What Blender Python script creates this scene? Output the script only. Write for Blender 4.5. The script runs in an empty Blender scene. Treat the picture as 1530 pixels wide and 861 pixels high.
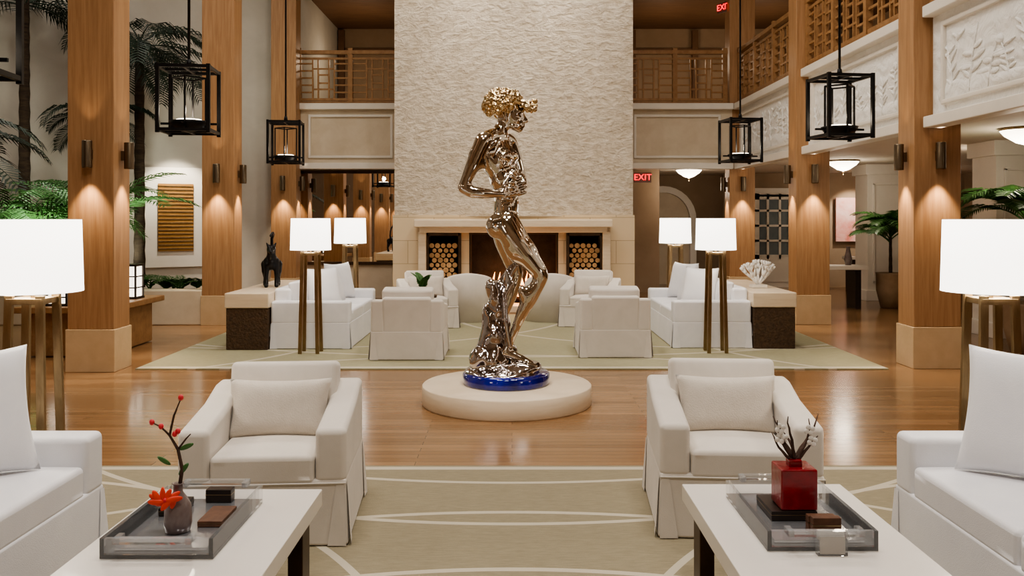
import bpy, bmesh, math, random
import numpy as np
from mathutils import Vector, Matrix, noise
random.seed(7)
sc=bpy.context.scene
COL=sc.collection
pi=math.pi
# ---------------------------------------------------------------- materials
def lin(c):
    return tuple(((x/255)/12.92 if x/255<=.04045 else (((x/255)+.055)/1.055)**2.4) for x in c)
def newmat(name):
    m=bpy.data.materials.new(name); m.use_nodes=True
    nt=m.node_tree; b=nt.nodes['Principled BSDF']
    return m,nt,b
def texco(nt,scale=(1,1,1),rot=(0,0,0)):
    tc=nt.nodes.new('ShaderNodeTexCoord'); mp=nt.nodes.new('ShaderNodeMapping')
    nt.links.new(tc.outputs['Object'],mp.inputs['Vector'])
    mp.inputs['Scale'].default_value=scale; mp.inputs['Rotation'].default_value=rot
    return mp.outputs['Vector']
def ramp(nt,fac,c1,c2,p1=.3,p2=.7):
    r=nt.nodes.new('ShaderNodeValToRGB'); nt.links.new(fac,r.inputs['Fac'])
    r.color_ramp.elements[0].position=p1; r.color_ramp.elements[1].position=p2
    r.color_ramp.elements[0].color=(*c1,1); r.color_ramp.elements[1].color=(*c2,1)
    return r.outputs['Color']
def noise_n(nt,vec,scale,detail=4,rough=.5,dist=0):
    n=nt.nodes.new('ShaderNodeTexNoise'); nt.links.new(vec,n.inputs['Vector'])
    n.inputs['Scale'].default_value=scale; n.inputs['Detail'].default_value=detail
    n.inputs['Roughness'].default_value=rough; n.inputs['Distortion'].default_value=dist
    return n.outputs['Fac']
def bump(nt,b,h,strength=.3,dist=.01):
    bp=nt.nodes.new('ShaderNodeBump'); bp.inputs['Strength'].default_value=strength
    bp.inputs['Distance'].default_value=dist
    nt.links.new(h,bp.inputs['Height']); nt.links.new(bp.outputs['Normal'],b.inputs['Normal'])
    return bp
def M(name,c,rough=.5,metal=0,c2=None,ns=4,stretch=(1,1,1),bs=0,bd=.01,bscale=60,emit=0,ec=None,trans=0,ior=1.45,coat=0,sheen=0):
    m,nt,b=newmat(name)
    c=lin(c); b.inputs['Base Color'].default_value=(*c,1)
    b.inputs['Roughness'].default_value=rough; b.inputs['Metallic'].default_value=metal
    b.inputs['IOR'].default_value=ior
    if trans: b.inputs['Transmission Weight'].default_value=trans
    if coat: b.inputs['Coat Weight'].default_value=coat
    if sheen: b.inputs['Sheen Weight'].default_value=sheen
    v=texco(nt,stretch)
    if c2 is None: c2l=tuple(x*.93 for x in c)
    else: c2l=lin(c2)
    if not trans:
        nt.links.new(ramp(nt,noise_n(nt,v,ns,5,.6,.4),c,c2l),b.inputs['Base Color'])
    if bs: bump(nt,b,noise_n(nt,v,bscale,4),bs,bd)
    if emit:
        b.inputs['Emission Color'].default_value=(*lin(ec or (255,255,255)),1)
        b.inputs['Emission Strength'].default_value=emit
    return m
def math_n(nt,op,a,bv=None):
    n=nt.nodes.new('ShaderNodeMath'); n.operation=op
    for i,x in enumerate((a,bv)):
        if x is None: continue
        if isinstance(x,(int,float)): n.inputs[i].default_value=x
        else: nt.links.new(x,n.inputs[i])
    return n.outputs[0]

fabric=M('linen_white',(220,213,204),.9,c2=(209,202,192),ns=3,bs=.25,bd=.003,bscale=260,sheen=.2)
fabric2=M('linen_cushion',(217,209,198),.9,c2=(203,194,182),ns=6,bs=.6,bd=.005,bscale=150,sheen=.2)
fabricw=M('cotton_white',(236,236,238),.85,c2=(226,226,230),ns=3,bs=.3,bd=.003,bscale=200,sheen=.2)
wood=M('oak_column',(176,138,100),.42,c2=(150,112,77),ns=3,stretch=(9,9,.5),bs=.05,bscale=30)
woodd=M('wood_rail',(160,122,82),.45,c2=(134,98,62),ns=4,stretch=(3,3,3))
woodc=M('wood_ceiling',(118,88,62),.6,c2=(98,70,48),ns=2,stretch=(1,8,1))
brownwall=M('wall_tan',(164,142,118),.8,c2=(152,130,106),ns=2)
lime=M('limestone',(210,197,175),.6,c2=(196,181,157),ns=3,bs=.08,bscale=25)
limep=M('limestone_plinth',(204,178,142),.55,c2=(190,164,128),ns=4,bs=.05)
travert=M('travertine',(224,208,184),.4,c2=(210,192,166),ns=3,stretch=(1,1,8),bs=.05)
plaster=M('plaster_left',(204,199,188),.85,c2=(188,183,172),ns=1.2,bs=.08,bscale=12)
white=M('white_paint',(224,218,207),.5,c2=(216,210,199),ns=2)
ceil=M('ceiling_paint',(206,195,179),.8)
black=M('black_iron',(22,22,24),.4,metal=.6,c2=(34,33,33),ns=10)
blacks=M('black_bronze',(16,16,17),.3,metal=.3,c2=(30,28,28),ns=12,bs=.2,bscale=30)
brass=M('antique_brass',(166,146,114),.3,metal=1,c2=(136,118,90),ns=6,stretch=(4,4,1))
sconce_m=M('sconce_nickel',(120,108,92),.35,metal=1)
shade=M('shade_linen',(255,252,246),.9,emit=3.2,ec=(255,248,238))
candle=M('glow_glass',(255,255,255),.6,emit=5,ec=(255,240,215))
tabletop=M('table_white',(232,227,220),.35,c2=(226,220,212),ns=2,coat=.2)
bronze_leg=M('bronze_leg',(84,66,50),.4,metal=.6,c2=(64,50,38),ns=6)
weave=M('woven_brown',(92,70,48),.7,c2=(62,46,32),ns=28,bs=1,bd=.02,bscale=45)
redl=M('red_lacquer',(150,14,30),.3,c2=(108,10,22),ns=14,coat=.5,bs=.2,bscale=40)
redb=M('red_bud',(215,60,70),.5)
orange=M('orange_petal',(236,84,56),.5,c2=(210,52,36))
branch=M('branch_bark',(88,66,54),.8,c2=(60,44,38),ns=20,bs=.5,bscale=60)
vasem=M('grey_ceramic',(128,116,112),.35,c2=(96,78,76),ns=14,coat=.4)
darkbox=M('dark_box',(34,28,26),.3,c2=(50,40,34),ns=6)
brownbox=M('leather_brown',(110,76,56),.5,c2=(84,56,40),ns=20)
leaf=M('palm_leaf',(78,122,62),.45,c2=(50,92,44),ns=5)
leafd=M('palm_leaf_dark',(42,60,44),.5,c2=(26,42,32),ns=5)
trunk=M('palm_trunk',(80,66,50),.9,c2=(48,38,30),ns=3,stretch=(2,2,12),bs=.6,bscale=20)
chrome=M('polished_bronze',(216,209,199),.05,metal=1,c2=(211,203,192),ns=2)
rockm=M('polished_rock',(210,203,197),.08,metal=1,c2=(182,177,180),ns=7,bs=.1,bd=.01,bscale=16)
gold=M('gold_hair',(212,192,154),.14,metal=1,c2=(196,172,130),ns=12,bs=.2,bd=.01,bscale=50)
blue=M('cobalt_glass',(14,18,150),.08,c2=(8,10,80),ns=5,coat=1)
firebr=M('firebox_dark',(52,44,40),.9,c2=(34,28,26),ns=8,bs=.4)
logend=M('log_end',(206,170,124),.8,c2=(178,136,92),ns=14)
logbark=M('log_bark',(96,70,50),.9,c2=(60,44,32),ns=14)
flame=M('flame',(255,150,50),.8,emit=7,ec=(255,170,90))
glass=M('door_glass',(128,138,142),.08,c2=(96,108,114),ns=1)
exitred=M('exit_red',(255,30,50),.6,emit=3,ec=(255,20,40))
exitpl=M('exit_plate',(120,96,86),.3)
coralm=M('white_coral',(236,232,224),.7,bs=.3,bscale=60)
potm=M('pot_tan',(160,136,108),.6,c2=(140,116,90),ns=4)
lanternp=M('lantern_paper',(255,250,240),.8,emit=2.4,ec=(255,240,220))
soil=M('soil',(50,40,32),1)
artp=M('art_pink',(236,214,206),.7,c2=(214,120,104),ns=2.2)
artg=M('art_gold_weave',(176,132,70),.7,c2=(140,98,48),ns=3,stretch=(1,1,14),bs=.4)
inlay=M('silver_inlay',(196,198,202),.16,metal=.75,c2=(170,172,178),ns=3)
mirm,nt,b=newmat('mirror_glass'); b.inputs['Metallic'].default_value=1; b.inputs['Roughness'].default_value=.01; b.inputs['Base Color'].default_value=(.8,.77,.74,1)
acrylic=bpy.data.materials.new('acrylic'); acrylic.use_nodes=True; nt=acrylic.node_tree; nt.nodes.remove(nt.nodes['Principled BSDF'])
tr=nt.nodes.new('ShaderNodeBsdfTransparent'); tr.inputs[0].default_value=(.985,.99,.995,1)
gl=nt.nodes.new('ShaderNodeBsdfGlossy'); gl.inputs['Roughness'].default_value=.05
df=nt.nodes.new('ShaderNodeBsdfDiffuse'); df.inputs[0].default_value=(.95,.97,.98,1)
fr=nt.nodes.new('ShaderNodeFresnel'); fr.inputs[0].default_value=1.4
m1=nt.nodes.new('ShaderNodeMixShader'); m2=nt.nodes.new('ShaderNodeMixShader'); m1.inputs[0].default_value=.14
nt.links.new(tr.outputs[0],m1.inputs[1]); nt.links.new(df.outputs[0],m1.inputs[2])
nt.links.new(fr.outputs[0],m2.inputs[0]); nt.links.new(m1.outputs[0],m2.inputs[1]); nt.links.new(gl.outputs[0],m2.inputs[2])
nt.links.new(m2.outputs[0],nt.nodes['Material Output'].inputs[0])
# floor planks
floorm,nt,b=newmat('oak_floor')
v=texco(nt)
br=nt.nodes.new('ShaderNodeTexBrick'); nt.links.new(v,br.inputs['Vector'])
br.offset=.37; br.inputs['Scale'].default_value=1; br.inputs['Brick Width'].default_value=1.7; br.inputs['Row Height'].default_value=.085
br.inputs['Mortar Size'].default_value=.0022; br.inputs['Color1'].default_value=(*lin((160,125,90)),1); br.inputs['Color2'].default_value=(*lin((134,101,69)),1)
br.inputs['Mortar'].default_value=(*lin((96,70,48)),1)
v2=texco(nt,(1.2,26,1)); g=ramp(nt,noise_n(nt,v2,3,5,.6,.3),(.8,.8,.8),(1.08,1.06,1.02))
mx=nt.nodes.new('ShaderNodeMix'); mx.data_type='RGBA'; mx.blend_type='MULTIPLY'; mx.inputs[0].default_value=1
nt.links.new(br.outputs['Color'],mx.inputs[6]); nt.links.new(g,mx.inputs[7]); nt.links.new(mx.outputs[2],b.inputs['Base Color'])
b.inputs['Roughness'].default_value=.2; b.inputs['Coat Weight'].default_value=.15; b.inputs['Coat Roughness'].default_value=.1
# rough stone chimney
stone,nt,b=newmat('rough_stone')
n1=noise_n(nt,texco(nt,(1,1,1.7)),7,9,.66,.3)
br=nt.nodes.new('ShaderNodeTexBrick'); nt.links.new(texco(nt,(1,1,1),(pi/2,0,0)),br.inputs['Vector'])
br.inputs['Scale'].default_value=1; br.inputs['Brick Width'].default_value=.8; br.inputs['Row Height'].default_value=.3; br.inputs['Mortar Size'].default_value=.008
br.inputs['Color1'].default_value=(1,1,1,1); br.inputs['Color2'].default_value=(.9,.9,.9,1); br.inputs['Mortar'].default_value=(.7,.7,.7,1)
hh=math_n(nt,'ADD',math_n(nt,'MULTIPLY',n1,1.5),math_n(nt,'MULTIPLY',br.outputs['Color'],.10))
bump(nt,b,hh,.9,.075)
nt.links.new(ramp(nt,n1,lin((200,184,160)),lin((228,216,197)),.35,.6),b.inputs['Base Color']); b.inputs['Roughness'].default_value=.85
blocks,nt,b=newmat('limestone_blocks')
br=nt.nodes.new('ShaderNodeTexBrick'); nt.links.new(texco(nt,(1,1,1),(pi/2,0,0)),br.inputs['Vector'])
br.inputs['Scale'].default_value=1; br.inputs['Brick Width'].default_value=.9; br.inputs['Row Height'].default_value=.4; br.inputs['Mortar Size'].default_value=.006
br.inputs['Color1'].default_value=(*lin((214,194,162)),1); br.inputs['Color2'].default_value=(*lin((204,184,152)),1); br.inputs['Mortar'].default_value=(*lin((170,150,122)),1)
nt.links.new(br.outputs['Color'],b.inputs['Base Color']); b.inputs['Roughness'].default_value=.7
relief,nt,b=newmat('carved_relief')
v=texco(nt,(1,1,1))
n2=noise_n(nt,v,4,5,.6,2.5)
w=nt.nodes.new('ShaderNodeTexWave'); nt.links.new(v,w.inputs['Vector']); w.bands_direction='Z'; w.inputs['Scale'].default_value=1.6; w.inputs['Distortion'].default_value=10; w.inputs['Detail'].default_value=3
bump(nt,b,math_n(nt,'ADD',math_n(nt,'MULTIPLY',w.outputs['Fac'],.35),n2),.55,.05); b.inputs['Base Color'].default_value=(*lin((230,228,223)),1); b.inputs['Roughness'].default_value=.7
def carpet_mat(name,rings,lines=(),base=((156,146,122),(134,125,102))):
    m,nt,b=newmat(name)
    v=texco(nt); sx=nt.nodes.new('ShaderNodeSeparateXYZ'); nt.links.new(v,sx.inputs[0])
    X,Y=sx.outputs[0],sx.outputs[1]; acc=None
    for (cx,cy,R,wd) in rings:
        dx=math_n(nt,'SUBTRACT',X,cx); dy=math_n(nt,'SUBTRACT',Y,cy)
        d=math_n(nt,'SQRT',math_n(nt,'ADD',math_n(nt,'MULTIPLY',dx,dx),math_n(nt,'MULTIPLY',dy,dy)))
        r=math_n(nt,'LESS_THAN',math_n(nt,'ABSOLUTE',math_n(nt,'SUBTRACT',d,R)),wd)
        acc=r if acc is None else math_n(nt,'MAXIMUM',acc,r)
    for (a,bb,c,wd) in lines:
        d=math_n(nt,'ADD',math_n(nt,'ADD',math_n(nt,'MULTIPLY',X,a),math_n(nt,'MULTIPLY',Y,bb)),c)
        r=math_n(nt,'LESS_THAN',math_n(nt,'ABSOLUTE',d),wd)
        acc=r if acc is None else math_n(nt,'MAXIMUM',acc,r)
    acc=math_n(nt,'MULTIPLY',acc,.85)
    n=noise_n(nt,texco(nt,(1,7,1)),12,6,.75)
    c=ramp(nt,n,lin(base[1]),lin(base[0]),.3,.7)
    mx=nt.nodes.new('ShaderNodeMix'); mx.data_type='RGBA'; nt.links.new(acc,mx.inputs[0]); nt.links.new(c,mx.inputs[6])
    mx.inputs[7].default_value=(*lin((200,192,174)),1); nt.links.new(mx.outputs[2],b.inputs['Base Color'])
    b.inputs['Roughness'].default_value=.95; bump(nt,b,noise_n(nt,v,220,2),.5,.004)
    return m
# ---------------------------------------------------------------- builders
def group(name,loc=(0,0,0),rz=0):
    e=bpy.data.objects.new(name,None); e.empty_display_size=.1; COL.objects.link(e)
    e.location=loc; e.rotation_euler=(0,0,rz); return e
class MB:
    def __init__(s): s.v=[];s.f=[];s.m=[];s.s=[]
    def add(s,vs,fs,mi=0,sm=False):
        o=len(s.v); s.v+= [tuple(x) for x in vs]
        for f in fs: s.f.append([o+i for i in f]); s.m.append(mi); s.s.append(sm)
    def box(s,c,d,mi=0,mat=None):
        vs=[]
        for z in(-.5,.5):
            for y in(-.5,.5):
                for x in(-.5,.5): 
                    p=Vector((x*d[0],y*d[1],z*d[2]))
                    if mat: p=mat@p
                    vs.append(p+Vector(c))
        s.add(vs,[(0,2,3,1),(4,5,7,6),(0,1,5,4),(2,6,7,3),(0,4,6,2),(1,3,7,5)],mi)
        return s
    def bar(s,a,b,w,h,mi=0,up=(0,0,1)):
        a=Vector(a);b=Vector(b);t=(b-a).normalized();u=Vector(up)
        if abs(t.dot(u))>.98: u=Vector((0,1,0))
        x=t.cross(u).normalized(); y=x.cross(t)
        vs=[]
        for p in(a,b):
            for sx,sy in((-1,-1),(1,-1),(1,1),(-1,1)): vs.append(p+x*sx*w/2+y*sy*h/2)
        s.add(vs,[(3,2,1,0),(4,5,6,7),(0,1,5,4),(1,2,6,5),(2,3,7,6),(3,0,4,7)],mi); return s
    def tube(s,pts,rad,n=10,mi=0,caps=True,sm=True):
        pts=[Vector(p) for p in pts]
        if isinstance(rad,(int,float)): rad=[rad]*len(pts)
        vs=[];prev=None
        for i,p in enumerate(pts):
            t=(pts[min(i+1,len(pts)-1)]-pts[max(i-1,0)]).normalized()
            if prev is None:
                u=Vector((0,0,1)) if abs(t.z)<.9 else Vector((0,1,0))
                x=t.cross(u).normalized()
            else:
                x=(prev-t*prev.dot(t)).normalized()
            prev=x; y=t.cross(x)
            for k in range(n):
                a=2*pi*k/n; vs.append(p+(x*math.cos(a)+y*math.sin(a))*rad[i])
        fs=[]
        for i in range(len(pts)-1):
            for k in range(n):
                fs.append((i*n+k,i*n+(k+1)%n,(i+1)*n+(k+1)%n,(i+1)*n+k))
        s.add(vs,fs,mi,sm)
        if caps:
            o=len(s.v)-len(vs)
            s.f.append([o+k for k in range(n)][::-1]); s.m.append(mi); s.s.append(False)
            s.f.append([o+(len(pts)-1)*n+k for k in range(n)]); s.m.append(mi); s.s.append(False)
        return s
    def lathe(s,prof,n=32,c=(0,0,0),mi=0,sm=True):
        vs=[];fs=[]
        for r,z in prof:
            for k in range(n):
                a=2*pi*k/n; vs.append((c[0]+r*math.cos(a),c[1]+r*math.sin(a),c[2]+z))
        for i in range(len(prof)-1):
            for k in range(n): fs.append((i*n+k,i*n+(k+1)%n,(i+1)*n+(k+1)%n,(i+1)*n+k))
        if prof[0][0]>.0001: fs.append([k for k in range(n)][::-1])
        if prof[-1][0]>.0001: fs.append([(len(prof)-1)*n+k for k in range(n)])
        s.add(vs,fs,mi,sm); return s
    def ell(s,c,r,mi=0,nu=16,nv=10,mat=None):
        vs=[];fs=[]
        for j in range(nv+1):
            th=pi*j/nv
            for i in range(nu):
                a=2*pi*i/nu
                p=Vector((r[0]*math.sin(th)*math.cos(a),r[1]*math.sin(th)*math.sin(a),r[2]*math.cos(th)))
                if mat: p=mat@p
                vs.append(p+Vector(c))
        for j in range(nv):
            for i in range(nu): fs.append((j*nu+i,(j+1)*nu+i,(j+1)*nu+(i+1)%nu,j*nu+(i+1)%nu))
        s.add(vs,fs,mi,True); return s
    def chain(s,pts,mi=0,n=14):
        for i,p in enumerate(pts):
            s.ell(p[:3],(p[3],)*3,mi,n,max(8,n//2))
            if i:
                q=pts[i-1]
                s.tube([q[:3],p[:3]],[q[3],p[3]],n,mi)
        return s
    def extr(s,prof,x0,x1,mi=0):
        n=len(prof); vs=[(x0,y,z) for y,z in prof]+[(x1,y,z) for y,z in prof]
        fs=[list(range(n))[::-1],[n+i for i in range(n)]]+[(i,(i+1)%n,n+(i+1)%n,n+i) for i in range(n)]
        s.add(vs,fs,mi); return s
    def gridbox(s,c,d,mi=0,crown=0,n=6,axis=2,taper=0):
        bm=bmesh.new(); bmesh.ops.create_cube(bm,size=1)
        bmesh.ops.subdivide_edges(bm,edges=bm.edges[:],cuts=n-1,use_grid_fill=True)
        vs=[]
        for vv in bm.verts:
            p=vv.co.copy(); o=[i for i in range(3) if i!=axis]
            k=(1-(2*p[o[0]])**2)*(1-(2*p[o[1]])**2)
            q=Vector((p.x*d[0],p.y*d[1],p.z*d[2]))
            q[axis]+= math.copysign(crown*k,p[axis]) if abs(p[axis])>.49 else 0
            vs.append(q+Vector(c))
        bm.verts.index_update()
        fs=[[v.index for v in f.verts] for f in bm.faces]; bm.free()
        s.add(vs,fs,mi,True); return s
    def pillow(s,c,w,h,t,mi=0,mat=None,n=20):
        for sd in(-1,1):
            vs=[];fs=[]
            for j in range(n+1):
                for i in range(n+1):
                    u=-1+2*i/n; vv=-1+2*j/n
                    x=u*w/2*(1-.09*(1-vv*vv)*abs(u)); z=vv*h/2*(1-.09*(1-u*u)*abs(vv))
                    th=t/2*(max(0,(1-u**4)*(1-vv**4)))**.55
                    p=Vector((x,sd*th,z))
                    if mat: p=mat@p
                    vs.append(p+Vector(c))
            for j in range(n):
                for i in range(n):
                    q=[j*(n+1)+i,j*(n+1)+i+1,(j+1)*(n+1)+i+1,(j+1)*(n+1)+i]
                    fs.append(q if sd<0 else q[::-1])
            s.add(vs,fs,mi,True)
        return s
    def obj(s,name,mats,parent=None,loc=(0,0,0),rz=0,bevel=0,seg=2,merge=False):
        me=bpy.data.meshes.new(name); me.from_pydata(s.v,[],s.f); 
        for m in (mats if isinstance(mats,(list,tuple)) else [mats]): me.materials.append(m)
        for i,p in enumerate(me.polygons): p.material_index=s.m[i]; p.use_smooth=s.s[i]
        if merge:
            bm=bmesh.new(); bm.from_mesh(me); bmesh.ops.remove_doubles(bm,verts=bm.verts,dist=.0005); bmesh.ops.recalc_face_normals(bm,faces=bm.faces); bm.to_mesh(me); bm.free()
        me.update()
        o=bpy.data.objects.new(name,me); COL.objects.link(o); o.location=loc; o.rotation_euler=(0,0,rz)
        if parent: o.parent=parent
        if bevel:
            md=o.modifiers.new('b','BEVEL'); md.width=bevel; md.segments=seg; md.limit_method='ANGLE'; md.angle_limit=math.radians(40)
            for p in me.polygons: p.use_smooth=True
            o.modifiers.new('w','WEIGHTED_NORMAL')
        return o
def RX(a): return Matrix.Rotation(a,3,'X')
def RY(a): return Matrix.Rotation(a,3,'Y')
def RZ(a): return Matrix.Rotation(a,3,'Z')
def bake(o,vox,it=6,prot=(),itp=2,disp=None,infl=0):
    m=o.modifiers.new('r','REMESH'); m.mode='VOXEL'; m.voxel_size=vox
    if disp:
        t=bpy.data.textures.new('cl','CLOUDS'); t.noise_scale=disp[0]; t.noise_depth=1
        d=o.modifiers.new('d','DISPLACE'); d.texture=t; d.strength=disp[1]; d.texture_coords='LOCAL'
    mats=list(o.data.materials)
    bpy.context.view_layer.update()
    me=bpy.data.meshes.new_from_object(o.evaluated_get(bpy.context.evaluated_depsgraph_get()))
    o.modifiers.clear(); o.data=me
    if not me.materials:
        for x in mats: me.materials.append(x)
    n=len(me.vertices); co=np.empty(n*3); me.vertices.foreach_get('co',co); co=co.reshape(-1,3)
    e=np.empty(len(me.edges)*2,dtype=np.int64); me.edges.foreach_get('vertices',e); e=e.reshape(-1,2)
    deg=np.bincount(e.ravel(),minlength=n)[:,None]
    w=np.ones(n)
    for (c,r) in prot:
        d=np.linalg.norm(co-np.array(c),axis=1); w=np.minimum(w,np.clip((d-r)/(r*.5+1e-6),0,1))
    for i in range(it):
        a=np.zeros_like(co)
        for ax in range(3):
            a[:,ax]=np.bincount(e[:,0],co[e[:,1],ax],n)+np.bincount(e[:,1],co[e[:,0],ax],n)
        a/=np.maximum(deg,1)
        f=.6*(w[:,None] if i>=itp else 1)
        co=co+(a-co)*f
    me.vertices.foreach_set('co',co.ravel()); me.polygons.foreach_set('use_smooth',[True]*len(me.polygons)); me.update()
def light(kind,name,loc,power,col=(1,.85,.68),size=.1,target=None,parent=None,angle=60,blend=.5):
    L=bpy.data.lights.new(name,kind); L.energy=power; L.color=col
    if kind=='AREA': L.size=size
    elif kind in('POINT','SPOT'): L.shadow_soft_size=size
    if kind=='SPOT': L.spot_size=math.radians(angle); L.spot_blend=blend
    o=bpy.data.objects.new(name,L); COL.objects.link(o); o.location=loc
    if target is not None:
        d=Vector(target)-Vector(loc); o.rotation_euler=d.to_track_quat('-Z','Y').to_euler()
    if parent: o.parent=parent
    return o
# ---------------------------------------------------------------- room
def slab(name,x0,x1,y0,y1,z0,z1,m):
    return MB().box(((x0+x1)/2,(y0+y1)/2,(z0+z1)/2),(x1-x0,y1-y0,z1-z0)).obj(name,m)
slab('floor',-11,11,-6,23,-.2,0,floorm)
slab('ceiling',-11,11,-6,23,8,8.2,ceil)
slab('wall_rear',-11,11,-6.2,-6,0,8,brownwall)
slab('wall_right',10.4,10.6,-6,23,0,8,brownwall)
slab('wall_left',-11.2,-11,-6,16,0,8,plaster)
slab('wall_front',-4.3,10.4,21,21.2,0,8,brownwall)
def wallseg(name,a,b,z0,z1,t,m):
    a=Vector((*a,0));b=Vector((*b,0));d=b-a;L=d.length;ang=math.atan2(d.y,d.x)
    return MB().box((L/2,0,(z0+z1)/2),(L,t,z1-z0)).obj(name,m,None,(a.x,a.y,0),ang)
wallseg('wall_left_diagonal',(-11,13.6),(-4.25,17.5),0,8,.2,plaster)
slab('wall_mirror_side',-4.35,-1.9,17.3,17.5,0,3.7,lime)
slab('wall_upper_left',-4.35,-4.2,17.3,21,3.7,8,plaster)
slab('ceiling_gallery_right',4.45,10.4,-6,17,2.62,3.7,ceil)
slab('ceiling_gallery_back',2.2,10.4,17.05,21,2.62,3.7,ceil)
slab('ceiling_gallery_back_left',-4.2,2.2,17.5,21,2.62,3.7,ceil)
slab('ceiling_upper_right',4.45,10.4,-6,17,6.15,6.3,woodc)
slab('ceiling_upper_back',-4.2,10.4,17.05,21,6.15,6.3,woodc)
slab('wall_upper_right',8.3,8.45,-6,20.9,3.7,6.15,brownwall)
g=group('trim_1')
mb=MB()
for x in(-4.1,-2.6,2.9,4.4,5.6): mb.box((x,20.93,4.9),(.14,.12,2.4))
mb.box((3,20.94,5.6),(14,.1,.12)); mb.box((3,20.94,3.85),(14,.1,.3)); mb.obj('trim_wood',woodc,g)
def fascia(name,a,b,m=relief,seed=1):
    a=Vector((*a,0));b=Vector((*b,0));d=b-a;L=d.length;ang=math.atan2(d.y,d.x)
    g=group(name,(a.x,a.y,0),ang)
    MB().box((L/2,.06,3.17),(L,.1,1.24)).obj('carved_panel',m,g)
    mb=MB()
    mb.box((L/2,0,2.6),(L,.2,.12)); mb.box((L/2,0,3.76),(L,.22,.12))
    mb.box((L/2,0,2.78),(L-.5,.06,.05)).box((L/2,0,3.58),(L-.5,.06,.05)).box((.25,0,3.18),(.05,.06,.85)).box((L-.25,0,3.18),(.05,.06,.85))
    mb.obj('frame',white,g,bevel=.012)
    if m is relief:
        R=random.Random(seed); mb=MB(); n=int(L/.36)
        for q in range(int(L/.5)):
            x=.4+q*.5; 
            if x<L-.4: mb.ell((x,.02,2.86),(.36*R.uniform(.8,1.2),.03,R.uniform(.06,.2)),0,20,8)
        for q in range(n):
            x=.42+q*(L-.84)/max(1,n-1); base=Vector((x,.005,2.82)); H=R.uniform(.3,.66); lean=R.uniform(-.18,.18)
            pts=[base+Vector((lean*t*t,0,H*t)) for t in (0,.25,.5,.75,1)]
            mb.tube(pts,[.014,.012,.01,.008,.005],6)
            kind=R.choice((0,1,1,2))
            for kx in range(9 if kind else 6):
                t=.2+.8*kx/9; p=base+Vector((lean*t*t,0,H*t)); sg=1 if kx%2 else -1
                an=sg*R.uniform(.5,1.1) if kind==1 else sg*R.uniform(1.0,1.7)
                l=R.uniform(.05,.1)*(1.3 if kind==0 else 1)
                mb.ell(p+Vector((math.sin(an)*l,0,math.cos(an)*l)),(.018 if kind else .03,.012,l),0,8,6,RY(an))
            if kind==2: mb.ell(pts[-1],(.06,.018,.05),0,12,6)
        for q in range(int(L)):
            x=R.uniform(.5,L-.5); z=R.uniform(3.25,3.48)
            for sg in(-1,1): mb.ell((x+sg*.06,.005,z+.02),(.075,.012,.018),0,10,6,RY(-sg*.5))
            mb.ell((x,.005,z),(.022,.014,.05),0,8,6,RY(.9))
        mb.obj('relief_figures',relief,g)
    return g
CR=[9.2,13.0,17.0]
fascia('carved_balcony_panel',(4.42,9.15),(4.42,5.0),seed=3)
fascia('carved_balcony_panel',(4.42,13.0),(4.42,9.65),seed=4)
fascia('carved_balcony_panel',(4.42,16.95),(4.42,13.45),seed=5)
fascia('carved_balcony_panel',(4.42,5.0),(4.42,.9),seed=6)
fascia('carved_balcony_panel',(2.15,16.98),(4.3,16.98),m=lime)
fascia('carved_balcony_panel',(-4.2,16.98),(-2.1,16.98),m=lime)
def railing(a,b):
    a=Vector((*a,0));b=Vector((*b,0));d=b-a;L=d.length;ang=math.atan2(d.y,d.x)
    g=group('balcony_railing',(a.x,a.y,3.82),ang); mb=MB()
    mb.box((L/2,0,1.0),(L,.1,.07)).box((L/2,0,.88),(L,.04,.04)).box((L/2,0,.08),(L,.05,.05)).box((L/2,0,.02),(L,.1,.04))
    n=max(1,round(L/1.1)); w=L/n
    for i in range(n+1):
        mb.box((min(max(i*w,.05),L-.05),0,.54),(.09,.09,1.08))
    for i in range(n):
        x=i*w
        for z in(.22,.36,.5,.64,.78): 
            mb.box((x+w*.15,0,z),(w*.3,.03,.03)).box((x+w*.85,0,z),(w*.3,.03,.03))
        for q in(.3,.7,.4,.6): mb.box((x+w*q,0,.48),(.03,.035,.8))
        for z in(.28,.68): mb.box((x+w*.5,0,z),(w*.4,.03,.03))
        for z in(.4,.56): mb.box((x+w*.5,0,z),(w*.2,.03,.03))
    mb.obj('rails',woodd,g)
railing((4.42,9.1),(4.42,1)); railing((4.42,13.0),(4.42,9.7)); railing((4.42,16.9),(4.42,13.5))
railing((2.15,16.98),(4.2,16.98)); railing((-4.2,16.98),(-2.1,16.98))
# columns
WARM=(1,.79,.56)
def sconce(x,y,nx,ny):
    g=group('wall_sconce',(x,y,2.25)); mb=MB()
    mb.lathe([(.048,-.14),(.05,-.13),(.05,.13),(.048,.14)],20,(nx*.075,ny*.075,0))
    mb.box((nx*.02,ny*.02,0),(.05,.05,.1)); mb.obj('cylinder_body',sconce_m,g)
    light('SPOT','downlight',(nx*.12,ny*.12,-.17),58,WARM,.02,(nx*.04,ny*.04,-1.2),g,70,.8)
    light('SPOT','uplight',(nx*.12,ny*.12,.17),5,WARM,.02,(nx*.05,ny*.05,1.2),g,60,.8)
def column(x0,x1,y,top=8,inner=1,back=True):
    d=.38; cx=(x0+x1)/2
    g=group('wood_column',(cx,y+d/2,0)); w=x1-x0
    MB().box((0,0,.22),(w+.03,d+.03,.44)).obj('stone_plinth',limep,g,bevel=.006)
    mb=MB().box((0,0,.44+(top-.44)/2),(w,d,top-.44))
    mb.obj('shaft',wood,g,bevel=.01)
    sconce(cx,y,0,-1); 
    sconce(x1 if inner>0 else x0,y+d/2,inner,0)
    if back: sconce(cx,y+d,0,1)
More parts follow.
